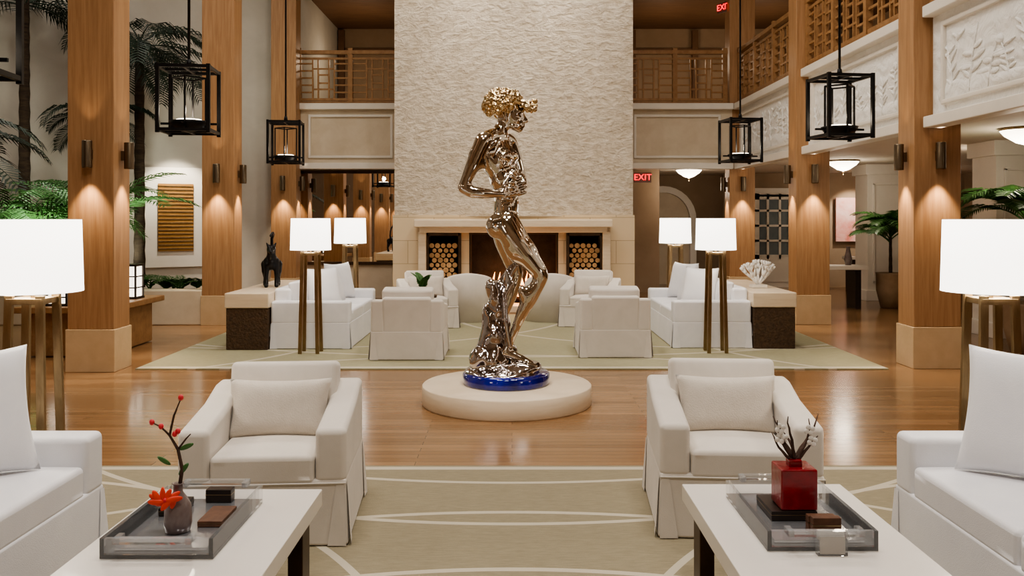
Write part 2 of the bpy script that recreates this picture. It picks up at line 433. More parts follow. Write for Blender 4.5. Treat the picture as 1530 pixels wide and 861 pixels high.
for y in(-2.7,1.2,5.1,9.0,12.9,16.6): column(-4.6,-4.12,y,inner=1)
for y in(1.4,5.3): column(4.2,4.7,y,inner=-1,back=False)
for y in CR: column(4.25,4.75,y,inner=-1,back=False)
# mirror
g=group('wall_mirror',(0,0,0))
MB().box((-3.25,17.28,1.6),(1.95,.02,1.8)).obj('mirror_pane',mirm,g)
mb=MB()
for x in(-4.24,-2.26): mb.box((x,17.26,1.6),(.06,.05,1.86))
for z in(.69,2.5): mb.box((-3.25,17.26,z),(2.04,.05,.06))
mb.obj('frame',bronze_leg,g)
# chimney
g=group('stone_fireplace')
mb=MB(); N=24; vs=[];fs=[]
W=2.09; bow=.25; yb=15.0
for z in(1.62,8.0):
    for i in range(N+1):
        u=-1+2*i/N; vs.append((.03+u*W,yb+bow*(u*u),z))
fs=[(i,i+1,N+2+i,N+1+i) for i in range(N)]
mb.add(vs,fs,0,True); mb.obj('rough_stone_drum',stone,g)
mb=MB(); vs=[(.03-W,yb+bow,0),(.03+W,yb+bow,0),(.03+W,16.9,0),(.03-W,16.9,0)]; vs+=[(x,y,8) for x,y,z in vs]
mb.add(vs,[(1,2,6,5),(3,0,4,7),(2,3,7,6)]); mb.obj('chimney_sides',lime,g)
mb=MB(); yf=15.04; dp=.5
def pc(x0,x1,z0,z1,y=yf,d=dp,mi=0): mb.box(((x0+x1)/2,y+d/2,(z0+z1)/2),(x1-x0,d,z1-z0),mi)
pc(-2.06,-1.46,0,1.64); pc(-.9,-.74,0,1.64); pc(.80,.96,0,1.64); pc(1.54,2.12,0,1.64)
pc(-1.46,-.9,1.3,1.64); pc(.96,1.54,1.3,1.64); pc(-.74,.80,1.34,1.64)
pc(-1.46,-.9,0,.2); pc(.96,1.54,0,.2)
mb.obj('lower_blocks',blocks,g)
mb=MB(); mb.box((.02,14.86,1.5),(3.35,.42,.13)).box((.02,14.93,1.39),(3.2,.26,.1))
mb.box((-1.54,14.95,.68),(.14,.14,1.36)).box((1.62,14.95,.68),(.14,.14,1.36)).box((.03,14.8,.06),(3.3,.5,.12)); mb.obj('mantel',travert,g,bevel=.015)
mb=MB(); pc(-.74,.80,0,1.4,15.65,.1); mb.box((-.74,15.35,.7),(.04,.6,1.4)).box((.8,15.35,.7),(.04,.6,1.4)).box((.03,15.35,1.38),(1.5,.6,.04)).box((.03,15.35,.02),(1.5,.6,.1))
for x0 in(-1.46,.96):
    mb.box((x0+.29,15.6,.75),(.6,.06,1.2))
mb.obj('firebox',firebr,g)
mb=MB()
for x0,x1 in((-1.46,-.9),(.96,1.54)):
    mb.box((x0,15.0,.76),(.05,.1,1.14)).box((x1,15.0,.76),(.05,.1,1.14)).box(((x0+x1)/2,15.0,1.31),(x1-x0,.1,.05)).box(((x0+x1)/2,15.0,.2),(x1-x0,.1,.05))
mb.box((.03,15.0,1.34),(1.54,.05,.07))
mb.obj('niche_frame',bronze_leg,g)
for k,(x0,x1) in enumerate(((-1.46,-.9),(.96,1.54))):
    gg=group('firewood_stack'); mb=MB(); r=.048; row=0; z=.27
    while z<1.12:
        x=x0+.07+(row%2)*r
        while x<x1-.06:
            rr=r*random.uniform(.8,1.02); yy=15.05+random.uniform(-.02,.03)
            mb.tube([(x,yy,z),(x,yy+.4,z)],rr,9,1,caps=False)
            c=[(x+rr*math.cos(2*pi*q/9),yy,z+rr*math.sin(2*pi*q/9)) for q in range(9)]
            mb.add(c,[list(range(9))],0)
            x+=2*r+.004
        z+=r*1.75; row+=1
    mb.obj('logs',[logend,logbark],gg)
gg=group('fire_logs'); mb=MB()
for i,(x,y,z,a) in enumerate(((-.2,15.25,.16,.1),(.25,15.3,.16,-.15),(0,15.2,.26,.3),(.3,15.22,.28,-.4))):
    mb.tube([(x-.3*math.cos(a),y-.1*math.sin(a),z),(x+.3*math.cos(a),y+.1*math.sin(a),z+.05)],.06,10)
mb.obj('burning_logs',logbark,gg)
mb=MB()
for i in range(24):
    x=random.uniform(-.5,.6); h=random.uniform(.3,.72)*(1-.5*abs(x)); yy=15.22+random.uniform(-.05,.08)
    mb.tube([(x,yy,.22),(x+.02,yy,.22+h*.35),(x-.015,yy,.22+h*.7),(x+.01,yy,.22+h)],[.015,.03,.016,.002],8)
mb.obj('flames',flame,gg)
light('POINT','fire_glow',(.05,15.1,.45),25,(1,.5,.2),.15,parent=gg)
# ---------------------------------------------------------------- carpets
cm1=carpet_mat('carpet_front_pattern',[(0,8.5,4,.02),(0,.68,4,.02),(0,.92,3,.02),(0,9.6,4.4,.02),(-3.2,2.4,2.9,.02),(3.2,2.4,2.9,.02),(-3.2,6.6,2.2,.02),(3.2,6.6,2.2,.02)],[(0,1,-5.5,.03)])
slab('area_rug',-3.1,3.1,-.5,5.56,0.001,.014,cm1)
cm2=carpet_mat('carpet_back_pattern',[(-5.5,11.5,3.2,.03),(5.5,11.5,3.2,.03),(0,4.4,5.6,.03),(0,18.5,8.6,.03),(-3,14.5,4,.03),(3,14.5,4,.03)],[(0,1,-9.2,.05)],base=((168,163,134),(148,143,114)))
slab('area_rug',-3.95,3.95,9.12,14.2,0.001,.014,cm2)
# ---------------------------------------------------------------- seating
def skirt(mb,w,d,h,mi=0,flare=.012):
    vs=[]
    for z,e in((.002,flare),(h,0)):
        vs+=[(-w/2-e,-d/2-e,z),(w/2+e,-d/2-e,z),(w/2+e,d/2+e,z),(-w/2-e,d/2+e,z)]
    mb.add(vs,[(3,2,1,0),(4,5,6,7),(0,1,5,4),(1,2,6,5),(2,3,7,6),(3,0,4,7)],mi)
def pleats(mb,w,d,h,f=.012):
    for sx in(-1,1):
        for sy in(-1,1):
            x=sx*(w/2+.004);y=sy*(d/2+.004); o=.022
            mb.add([(x-sx*.05,y,h),(x-sx*.012,y,h),(x-sx*.0,y+sy*o,.006),(x-sx*.09,y+sy*o*.7,.006)],[(0,1,2,3)])
            mb.add([(x,y-sy*.05,h),(x,y-sy*.012,h),(x+sx*o,y-sy*.0,.006),(x+sx*o*.7,y-sy*.09,.006)],[(0,1,2,3)])
def armchair(x,y,rz=0,pil=True,name='slipcovered_armchair'):
    g=group(name,(x,y,.014),rz); w,d=.8,.8
    mb=MB(); skirt(mb,w,d,.32); mb.obj('skirt',fabric,g,bevel=.015)
    mb=MB(); pleats(mb,w,d,.3); mb.obj('pleats',fabric,g)
    prof=[(-.4,.3),(.4,.3),(.4,.67),(.27,.665),(.05,.61),(-.4,.56)]
    mb=MB(); mb.extr(prof,-.4,-.25); mb.extr(prof,.25,.4); mb.obj('arms',fabric,g,bevel=.03,seg=4)
    mb=MB(); mb.box((0,.33,.47),(.54,.15,.46),0,RX(math.radians(-4))); mb.obj('back_frame',fabric,g,bevel=.03,seg=3)
    mb=MB(); mb.gridbox((0,-.09,.365),(.495,.63,.14),crown=.018); mb.obj('seat_cushion',fabric,g,bevel=.03,seg=4)
    mb=MB(); mb.tube([(-.4,-.405,.302),(.4,-.405,.302)],.005,6); mb.obj('piping',fabric,g)
    mb=MB(); mb.gridbox((0,0,0),(.57,.19,.38),crown=.045,axis=1); o=mb.obj('back_cushion',fabric,g,(0,.22,.60),bevel=.06,seg=5); o.rotation_euler=(math.radians(-9),0,0)
    if pil:
        mb=MB(); mb.pillow((0,0,0),.54,.32,.17); o=mb.obj('lumbar_pillow',fabric2,g,(0,.04,.57),merge=True); o.rotation_euler=(math.radians(-16),0,0)
    return g
armchair(-1.23,4.58,.07); armchair(1.16,4.68,-.07)
armchair(-1.17,10.05,pi); armchair(1.17,10.22,pi)
armchair(-1.25,12.75,.25); armchair(1.17,12.9,-.25)
def barrel(x,y,rz):
    g=group('barrel_chair',(x,y,.014),rz); mb=MB()
    n=28;vs=[];fs=[]
    path=[]
    for i in range(n+1):
        a=-.35+(pi+.7)*i/n; path.append((.35*math.cos(a),.3*math.sin(a)))
    for i,(px,py) in enumerate(path):
        l=math.hypot(px,py); nx,ny=px/l,py/l; t=.055
        hh=.60+.14*max(0,math.sin(-.35+(pi+.7)*i/n))
        for r,z in((t*1.1,.002),(t,hh-.03),(t*.5,hh),(-t*.5,hh),(-t,hh-.03),(-t,.002)): vs.append((px+nx*r,py+ny*r,z))
    for i in range(n):
        for k in range(6): fs.append((i*6+k,i*6+(k+1)%6,(i+1)*6+(k+1)%6,(i+1)*6+k))
    fs.append(list(range(6))); fs.append([n*6+k for k in range(6)])
    mb.add(vs,fs,0,True); mb.obj('barrel_shell',fabric,g,merge=True)
    mb=MB(); mb.lathe([(.3,.03),(.31,.2),(.31,.42),(.28,.46),(0,.47)],28,(0,-.03,0)); mb.obj('seat',fabric,g)
barrel(-.66,13.45,pi); barrel(.60,13.45,pi)
def sofa(x,y,rz,pillows):
    g=group('slipcovered_sofa',(x,y,.014),rz); w,d=2.0,.95
    mb=MB(); skirt(mb,w,d,.32); mb.obj('skirt',fabricw,g,bevel=.015)
    mb=MB(); pleats(mb,w,d,.3); mb.obj('pleats',fabricw,g)
    prof=[(-d/2,.3),(d/2,.3),(d/2,.575),(-d/2,.575)]
    mb=MB(); mb.extr(prof,-w/2,-w/2+.17); mb.extr(prof,w/2-.17,w/2); mb.obj('arms',fabricw,g,bevel=.03,seg=4)
    mb=MB(); mb.box((0,d/2-.1,.5),(w-.3,.2,.44)); mb.obj('back_frame',fabricw,g,bevel=.04,seg=4)
    mb=MB()
    for sx in(-1,1): mb.gridbox((sx*.415,-.1,.375),(.82,.74,.15),crown=.02)
    mb.obj('seat_cushions',fabricw,g,bevel=.03,seg=4)
    for sx in(-1,1):
        mb=MB(); mb.gridbox((0,0,0),(.8,.18,.38),crown=.04,axis=1); o=mb.obj('back_cushion',fabricw,g,(sx*.41,.2,.61),bevel=.05,seg=4); o.rotation_euler=(math.radians(-10),0,0)
    for (px,py,s,a,tilt) in pillows:
        mb=MB(); mb.pillow((0,0,0),s,s,.18); o=mb.obj('throw_pillow',fabricw,g,(px,py,.45+s*.49),merge=True); o.rotation_euler=(math.radians(tilt),math.radians(0),a)
sofa(-2.42,3.15,pi/2,[(.60,-.05,.57,-.75,-18),(-.5,.0,.5,-.2,-20)])
sofa(2.30,3.15,-pi/2,[(-.60,-.06,.57,.75,-18),(.5,.0,.5,.2,-20)])
sofa(-2.43,11.47,pi/2,[(.6,-.04,.52,-.5,-14),(-.55,-.06,.52,-.7,-14),(-.1,-.06,.5,-.3,-20)])
sofa(2.43,11.55,-pi/2,[(-.6,-.04,.52,.5,-14),(.55,-.06,.52,.7,-14),(.1,-.06,.5,.3,-20)])
def console(x,y):
    g=group('console_table',(x,y,.014)); L=2.2
    MB().box((0,0,.25),(.5,L,.5)).obj('woven_body',weave,g,bevel=.01)
    MB().box((0,0,.59),(.53,L+.03,.18)).obj('stone_top',travert,g,bevel=.012)
console(-3.17,11.5); console(3.17,11.6)
# ---------------------------------------------------------------- floor lamps
def floor_lamp(x,y,rz=0,z0=.0):
    g=group('floor_lamp',(x,y,z0),rz); mb=MB()
    for sx in(-1,1):
        for sy in(-1,1):
            mb.bar((sx*.102,sy*.102,0),(sx*.078,sy*.078,1.19),.042,.022,0,(0,1,0))
    mb.box((0,0,1.16),(.18,.18,.03)); mb.tube([(0,0,1.15),(0,0,1.27)],.012)
    mb.obj('brass_legs',brass,g,bevel=.002)
    mb=MB(); n=48
    vs=[];fs=[]
    for r,z in((.236,1.205),(.226,1.575),(.22,1.575),(.23,1.205)):
        for k in range(n): vs.append((r*math.cos(2*pi*k/n),r*math.sin(2*pi*k/n),z))
    for i in range(4):
        for k in range(n): fs.append((i*n+k,i*n+(k+1)%n,((i+1)%4)*n+(k+1)%n,((i+1)%4)*n+k))
    mb.add(vs,fs,0,True); mb.obj('drum_shade',shade,g)
    light('POINT','bulb',(0,0,1.3),14,(1,.88,.72),.06,parent=g)
floor_lamp(-2.46,4.47,.0,.014); floor_lamp(2.46,4.47,.0,.014)
floor_lamp(-2.36,10.2,0,.014); floor_lamp(2.4,10.25,0,.014)
floor_lamp(-2.39,12.85,0,.014); floor_lamp(2.42,12.9,0,.014)
# ---------------------------------------------------------------- coffee tables
def coffee(x,y):
    g=group('coffee_table',(x,y,.014)); L=1.5; w=.68
    MB().box((0,0,.405),(w,L,.07)).obj('lacquer_top',tabletop,g,bevel=.004)
    mb=MB()
    for sy in(-1,1):
        mb.box((w/2-.06,sy*(L/2-.16),.185),(.06,.12,.37)); mb.box((-w/2+.06,sy*(L/2-.16),.185),(.06,.12,.37))
        mb.box((0,sy*(L/2-.16),.03),(w-.12,.1,.04))
    mb.obj('bronze_legs',bronze_leg,g,bevel=.004)
coffee(-1.14,2.92); coffee(1.07,2.99)
TZ=.455
def tray(x,y,rz=0):
    g=group('acrylic_tray',(x,y,TZ),rz); mb=MB(); w,d=.38,.58
    mb.box((0,0,.008),(w,d,.012))
    for sx in(-1,1): mb.box((sx*(w/2-.007),0,.043),(.014,d,.055))
    for sy in(-1,1): mb.box((0,sy*(d/2-.007),.043),(w-.03,.014,.055))
    for sy in(-1,1):
        yy=sy*(d/2+.03)
        mb.box((0,yy,.075),(.26,.022,.02)).box((-.12,sy*(d/2+.012),.075),(.02,.05,.02)).box((.12,sy*(d/2+.012),.075),(.02,.05,.02))
    mb.obj('acrylic',acrylic,g)
    MB().box((0,0,.0225),(w-.07,d-.07,.009)).obj('silver_inlay_panel',inlay,g)
    return g
tray(-1.19,3.20); tray(1.065,3.27)
def book(name,x,y,z,w,d,h,m,rz=0):
    g=group(name,(x,y,z),rz)
    MB().box((0,0,h/2),(w,d,h)).obj('case',m,g,bevel=.003)
    MB().box((0,0,h*.6),(w*1.01,d*1.01,h*.06)).obj('lid_seam',brass,g)
Z2=TZ+.028
book('decorative_box',-1.28,3.32,Z2,.09,.14,.03,darkbox,.05)
book('decorative_box',-1.09,3.22,Z2,.09,.17,.022,brownbox,0)
book('decorative_box',-1.15,3.43,Z2,.10,.05,.05,darkbox,.0)
book('decorative_box',1.04,3.3,Z2,.17,.2,.035,darkbox,0)
g=group('card_holder',(1.085,2.955,TZ)); MB().box((0,0,.04),(.1,.03,.08)).obj('acrylic_block',acrylic,g); MB().box((0,-.010,.035),(.085,.004,.06)).box((0,.008,.065),(.09,.012,.03)).obj('cards',[tabletop],g)
book('decorative_box',1.10,3.05,Z2-.002,.1,.03,.07,brownbox)
book('decorative_box',1.10,3.10,Z2-.002,.1,.03,.06,brownbox)
def branches(mb,base,dirs,mi=0,r0=.006):
    ends=[]
    for (dx,dy,dz,L) in dirs:
        p=Vector(base); d=Vector((dx,dy,dz)).normalized(); pts=[p.copy()]
        for i in range(7):
            d=(d+Vector((random.uniform(-.3,.3),random.uniform(-.25,.25),random.uniform(-.05,.18)))).normalized(); p=p+d*L/7; pts.append(p.copy())
        mb.tube(pts,[r0*(1-i/9) for i in range(8)],6,mi); ends.append(pts)
    return ends
g=group('bud_vase_with_branch',(-1.19,3.10,Z2)); 
MB().lathe([(.0,0),(.042,.002),(.048,.03),(.046,.09),(.03,.12),(.017,.14),(.016,.165),(.022,.17),(.014,.17)],24).obj('bottle_vase',vasem,g)
mb=MB(); pts=[(0,0,.12),(.015,0,.22),(.0,0,.29),(-.03,0,.34),(-.015,0,.41),(.01,0,.47)]
mb.tube(pts,[.007,.007,.006,.005,.004,.002],6,0)
p2=[(.0,0,.29),(.03,0,.33),(.045,.0,.345)]; mb.tube(p2,[.004,.003,.002],6,0)
p3=[(-.03,0,.34),(-.06,0,.37),(-.09,0,.385)]; mb.tube(p3,[.004,.003,.002],6,0)
for p in((.01,0,.475),(-.093,0,.387),(-.06,0,.372),(.0,0,.355),(-.012,0,.345)): mb.ell(p,(.01,.01,.011),1,8,6)
for p,a in(((.03,0,.3),.4),((-.05,0,.25),2.6),((.02,0,.22),.9)):
    mb.ell(p,(.028,.004,.009),2,8,6,RY(-a))
mb.obj('budding_branch',[branch,redb,leaf],g)
mb=MB(); random.seed(2)
for i in range(10):
    a=i*2*pi/10; e=random.uniform(-.3,.6); mb.ell((-.025+.032*math.cos(a),-.055+.01*math.sin(i*3),.13+.014*math.sin(a)),(.03,.005,.011),0,10,6,RZ(e)@RY(-a*.8))
mb.ell((-.02,-.065,.13),(.008,.008,.008),1,8,6); mb.obj('orange_blossom',[orange,redb],g)
g=group('red_square_vase',(1.06,3.27,Z2+.036)); mb=MB(); mb.box((0,0,.075),(.135,.13,.15)).box((0,0,.16),(.05,.05,.03)); mb.obj('lacquer_block',redl,g,bevel=.006)
random.seed(12); mb=MB()
E=branches(mb,(0,0,.16),[(-.5,0,1,.14),(.2,.1,1,.19),(.7,0,.8,.18),(-.15,-.2,1,.22),(.05,.1,1,.13),(-.9,0,.6,.14),(.9,-.1,.4,.14),(.5,0,1.2,.21),(-.4,0,1.2,.19)],0,.008)
for e in E[::2]:
    for k in range(4):
        a=k*2*pi/4+.4; c=e[5]; mb.ell(c+Vector((.012*math.cos(a),-.01,.012*math.sin(a)+.01)),(.010,.004,.010),1,8,6)
mb.obj('flowering_twigs',[branch,coralm],g)
# ---------------------------------------------------------------- statue
CX=-.045; CY=7.53
g=group('round_plinth',(CX,CY,0)); MB().lathe([(0,0),(.725,0),(.73,.01),(.73,.155),(.72,.165),(0,.168)],96).obj('travertine_disc',travert,g)
g=group('bronze_figure_statue',(0,CY,.169))
k=.00579
def s(px,py,d,r=None):
    t=((px-765)*k,d,(572-py)*k)
    return t if r is None else (*t,r)
MB().lathe([(0,0),(.37,0),(.376,.015),(.376,.085),(.36,.1),(0,.1)],72,(-.05,0,0)).obj('cobalt_base',blue,g)
def el(mb,px,py,d,rx,ry,rz,rot=0,yaw=0):
    mb.ell(s(px,py,d),(rx,ry,rz),0,44,28,RZ(math.radians(yaw))@RY(math.radians(rot)))
def hand(mb,w,u,side,n,scale=1.0,curl=.5):
    w=Vector(w);u=Vector(u).normalized();n=Vector(n).normalized()
    sd=Vector(side); sd=(sd-u*sd.dot(u)).normalized()
    pl=.115*scale
    for t in(0,.3,.6,.9):
        for q in(-.5,0,.5):
            c=w+u*pl*t+sd*q*(.04+.03*t)*scale; mb.ell(c,(.024*scale,)*3,0,14,10)
    for i,L in enumerate((.09,.105,.098,.075)):
        base=w+u*pl+sd*(.051-.034*i)*scale; d=(u+sd*(.18-.12*i)).normalized(); p=base.copy(); pts=[(*p,.0185*scale)]
        for kx in range(3):
            d=(d+n*curl*(.5+.12*i)).normalized(); p=p+d*L*scale*(.45,.32,.23)[kx]; pts.append((*p,(.0165,.015,.013)[kx]*scale))
        mb.chain(pts,n=14)
    b0=w+u*pl*.2+sd*.04*scale; d=(sd*.8+u*.7).normalized(); pts=[(*b0,.025*scale)]; p=b0
    for kx in range(2):
        p=p+d*.055*scale; d=(d+u*.4+n*.25).normalized(); pts.append((*p,.018*scale))
    mb.chain(pts,n=14)
b_=MB()
el(b_,755,330,0,.122,.17,.13); el(b_,743,338,-.08,.10,.10,.112); el(b_,746,338,.08,.095,.095,.11)
el(b_,757,311,0,.11,.16,.14,0,-6); el(b_,756,290,0,.11,.148,.15,-4,-12); el(b_,752,266,0,.12,.165,.15,-6,-18)
el(b_,745,243,0,.13,.195,.17,-10,-24); el(b_,742,224,0,.115,.20,.115,-10,-26)
el(b_,756,235,-.13,.055,.095,.07,-15,-26); el(b_,765,233,.03,.055,.095,.068,-15,-26)
el(b_,767,302,-.02,.05,.095,.12)
for q,py in enumerate((262,276,290)):
    el(b_,764-q*.2,py,-.09,.032,.04,.042,0,-20); el(b_,770-q*.4,py,-.005,.032,.04,.042,0,-20)
el(b_,732,234,-.12,.062,.08,.12,-15,-20)
b_.chain([s(727,211,-.225,.072),s(736,205,-.12,.07),s(744,203,0,.078),s(752,205,.1,.07),s(760,209,.19,.072)],n=36)
b_.chain([s(741,210,0,.08),s(746,198,0,.070),s(753,186,0,.065),s(757,178,0,.068)],n=36)
el(b_,756,160,0,.115,.10,.12,20); el(b_,766,173,0,.085,.078,.10,22); el(b_,771,180,0,.06,.06,.075,20)
el(b_,773,187,0,.046,.05,.045,20); b_.ell(s(776.5,194,0),(.03,.032,.025),0,16,10)
b_.chain([s(765,190,-.055,.022),s(776,195,0,.024),s(765,190,.055,.022)],n=14)
b_.chain([s(778.5,168,0,.022),s(782.5,175,0,.02),s(787,181,0,.018)],n=14)
b_.ell(s(783,182,0),(.022,.024,.014),0,12,8)
for d in(-.017,.017): b_.ell(s(784,183,d),(.013,.011,.009),0,10,8)
b_.ell(s(782,187.5,0),(.019,.03,.009),0,14,8); b_.ell(s(780.5,191,0),(.019,.026,.0095),0,14,8)
for d in(-1,1):
    b_.chain([s(779,167,.010*d,.018),s(778,166,.038*d,.019),s(772,169,.066*d,.016)],n=12)
    el(b_,777.5,172.5,.036*d,.015,.019,.010,25)
    b_.chain([s(758,170,-.088*d,.013),s(754,176,-.092*d,.015),s(758,183,-.088*d,.011)],n=10)
    el(b_,771,180,.045*d,.036,.03,.032,20)
b_.chain([s(724,214,-.24,.078),s(717,230,-.26,.07),s(708,251,-.285,.062),s(700,270,-.298,.052),s(694,283,-.3,.047),s(706,288,-.3,.055),s(721,290,-.28,.052),s(740,291,-.235,.038),s(751,291,-.21,.03)],n=36)
el(b_,712,242,-.275,.05,.056,.10,-22); el(b_,721,242,-.25,.04,.05,.09,-22)
hand(b_,s(753,290,-.205),(1,.5,.45),(-.35,0,1),(.15,1,.1),1.1,.3)
b_.chain([s(761,212,.20,.076),s(770,235,.25,.064),s(777,258,.265,.053),s(781,272,.24,.047),s(780,277,.16,.05),s(775,280,.06,.038),s(772,279,.0,.03)],n=32)
hand(b_,s(772,278,-.01),(-.1,-1,.25),(.1,.2,1),(-1,0,-.2),1.05,.3)
b_.chain([s(757,335,-.085,.122),s(765,350,-.10,.122),s(775,366,-.11,.113),s(786,381,-.12,.10),s(797,395,-.125,.085),s(805,405,-.13,.074),s(808,412,-.13,.066),s(804,422,-.127,.062),s(797,433,-.12,.068),s(790,446,-.11,.069),s(782,461,-.105,.058),s(773,482,-.09,.044),s(763,507,-.08,.036),s(757,522,-.08,.043)],n=40)
el(b_,785,440,-.115,.06,.063,.11,-28); el(b_,812,408,-.13,.038,.044,.05); el(b_,785,366,-.11,.07,.09,.17,-38); el(b_,768,376,-.12,.07,.08,.15,-38)
b_.chain([s(752,526,-.08,.038),s(768,529,-.09,.042),s(783,536,-.1,.034),s(795,541,-.105,.022)],n=24)
for i in range(5): b_.chain([s(788-i,538,-.145+i*.022,.02),s(801-i*2.2,543,-.15+i*.022,.0145-.001*i)],n=12)
b_.chain([s(752,337,.085,.12),s(757,362,.095,.108),s(765,388,.105,.086),s(771,408,.115,.068),s(769,422,.115,.062),s(762,442,.115,.069),s(753,468,.11,.052),s(745,492,.10,.039),s(741,508,.1,.041)],n=40)
b_.chain([s(738,512,.1,.036),s(752,516,.1,.036),s(766,524,.09,.026)],n=24)
for i in range(5): b_.chain([s(762,521,.05+i*.022,.018),s(774-i*2,527,.05+i*.022,.013)],n=12)
o=b_.obj('figure_body',chrome,g)
bake(o,.007,44,[(s(772,284,-.12),.15),(s(790,540,-.1),.09),(s(780,180,0),.09)],4)
random.seed(3); hb=MB()
el(hb,751,157,0,.13,.12,.108,15)
N=84
for i in range(N):
    c=1-1.55*(i+.5)/N; a=i*2.39996; q=math.sqrt(max(0,1-c*c))
    v=Vector((q*math.cos(a),q*math.sin(a),c))
    if v.x>.5 and v.z<.3: continue
    p=Vector(s(752,158,0))+Vector((v.x*.15,v.y*.135,v.z*.125)); r=random.uniform(.026,.038)
    p+=v*random.uniform(-.004,.014)
    hb.ell(p,(r,r,r),0,12,8)
    t=v.cross(Vector((random.random(),random.random(),.3))).normalized(); hb.ell(p+v*.02+t*.018,(r*.5,)*3,0,10,7)
for i in range(34):
    p=Vector(s(random.uniform(778,802),random.uniform(150,166),random.uniform(-.08,.08))); r=random.uniform(.015,.027)
    hb.ell(p,(r,r,r),0,10,8)
for dd in(-.05,0,.05): hb.chain([s(768,150,dd,.034),s(789,157,dd*.8,.026)])
bake(hb.obj('curly_hair',gold,g),.006,1)
rb=MB(); random.seed(5)
rb.chain([s(768,398,.05,.045),s(758,415,.06,.06),s(750,435,.05,.07),s(742,460,.04,.085),s(736,485,.02,.10),s(734,510,.0,.12),s(736,530,0,.15)],n=24)
el(rb,752,557,0,.34,.33,.09); el(rb,735,538,.03,.18,.2,.14); el(rb,775,548,-.04,.2,.22,.065); el(rb,718,535,-.06,.1,.12,.1)
for i in range(46):
    t=random.random(); py=430+115*t; w=10+28*t**1.5; a=random.uniform(0,2*pi)
    r=random.uniform(.03,.06); rb.ell(s(742-4*t+w*.75*math.cos(a),py,w*k*.75*math.sin(a)+.03),(r,r,r*1.7),0,16,10)
bake(rb.obj('rock_and_stump',rockm,g),.01,12,disp=(.14,.05))
db=MB()
for i in range(5): db.chain([s(758+i*2,405+i*4,.0-.02*i,.02),s(750+i,440,-.02*i,.024),s(744+i*3,480,-.03*i,.022),s(742+i*5,515,-.03*i,.02)],n=12)
bake(db.obj('drapery_folds',rockm,g),.008,5)
# ---------------------------------------------------------------- pendants
def pendant(x,y,rz=.25):
    g=group('pendant_lantern',(x,y,2.36),rz); mb=MB(); w=.22; h=.6
    for z in(.03,h):
        for a in range(4):
            ca,sa=math.cos(a*pi/2),math.sin(a*pi/2)
            mb.bar(((ca-sa)*w,(sa+ca)*w,z),((-ca-sa)*w,(-sa+ca)*w,z),.028,.028)
    for a in range(4):
        ca,sa=math.cos(a*pi/2),math.sin(a*pi/2)
        mb.bar(((ca-sa)*w,(sa+ca)*w,.0),((ca-sa)*w,(sa+ca)*w,h+.02),.032,.032)
        mb.bar((ca*.15,sa*.15,.06),(ca*.15,sa*.15,h-.08),.016,.016)
        mb.bar((ca*.15,sa*.15,h-.08),(-sa*.15,ca*.15,h-.08),.014,.014)
        mb.bar((ca*w,sa*w,h),(0,0,h),.024,.024); mb.bar((ca*w,sa*w,.03),(0,0,.03),.024,.024)
        mb.bar((ca*.25,sa*.25,.1),(ca*.16,sa*.16,.1),.02,.02)
    mb.tube([(0,0,h),(0,0,5.6)],.013,8); mb.lathe([(.0,h+.02),(.03,h+.02),(.02,h+.09),(0,h+.1)],12)
    mb.lathe([(0,.02),(.06,.025),(.13,.055),(.165,.1),(.175,.125),(.165,.125),(.12,.08),(0,.07)],28)
    mb.obj('iron_frame',black,g)
    mb=MB(); mb.lathe([(0,.075),(.115,.085),(.12,.13),(.11,.14),(0,.142)],24); mb.obj('glowing_disc',candle,g)
    light('POINT','pendant_bulb',(0,0,.22),5,(1,.85,.65),.05,parent=g)
for x,y in((-2.97,8.0),(-3.25,12.5),(-3.0,4.72),(3.2,8.5),(3.2,12.2),(3.3,4.7),(-3.0,.8)): pendant(x,y,.12)
# ---------------------------------------------------------------- palms
def frond(mb,base,az,e0,e1,L,n=26,ll=.4,lw=.03,mi=0,hang=.5):
    p=Vector(base); pts=[p.copy()]; N=14
    for i in range(N):
        e=e0+(e1-e0)*(i/N)**1.1
        p=p+Vector((math.cos(az)*math.cos(e),math.sin(az)*math.cos(e),math.sin(e)))*L/N; pts.append(p.copy())
    mb.tube(pts,[.014*(1-i/(N+2)) for i in range(N+1)],5,mi,caps=False)
    for j in range(n):
        t=.18+.82*j/n; fi=t*N; i=min(int(fi),N-1); q=pts[i].lerp(pts[i+1],fi-i); tn=(pts[i+1]-pts[i]).normalized()
        sd=tn.cross(Vector((0,0,1))).normalized(); up=sd.cross(tn)
        l=ll*math.sin(pi*min(1,.25+.72*t))**.6*random.uniform(.85,1.1)
        for sg in(-1,1):
            d=(sd*sg*.85+tn*.6+up*.15).normalized()
            m1=q+d*l*.5; d2=(d+Vector((0,0,-hang))).normalized(); e=m1+d2*l*.5
            wv=tn*lw*.5
            mb.add([q-wv*.4,q+wv*.4,m1+wv,m1-wv,e],[(0,1,2,3),(3,2,4)],mi)
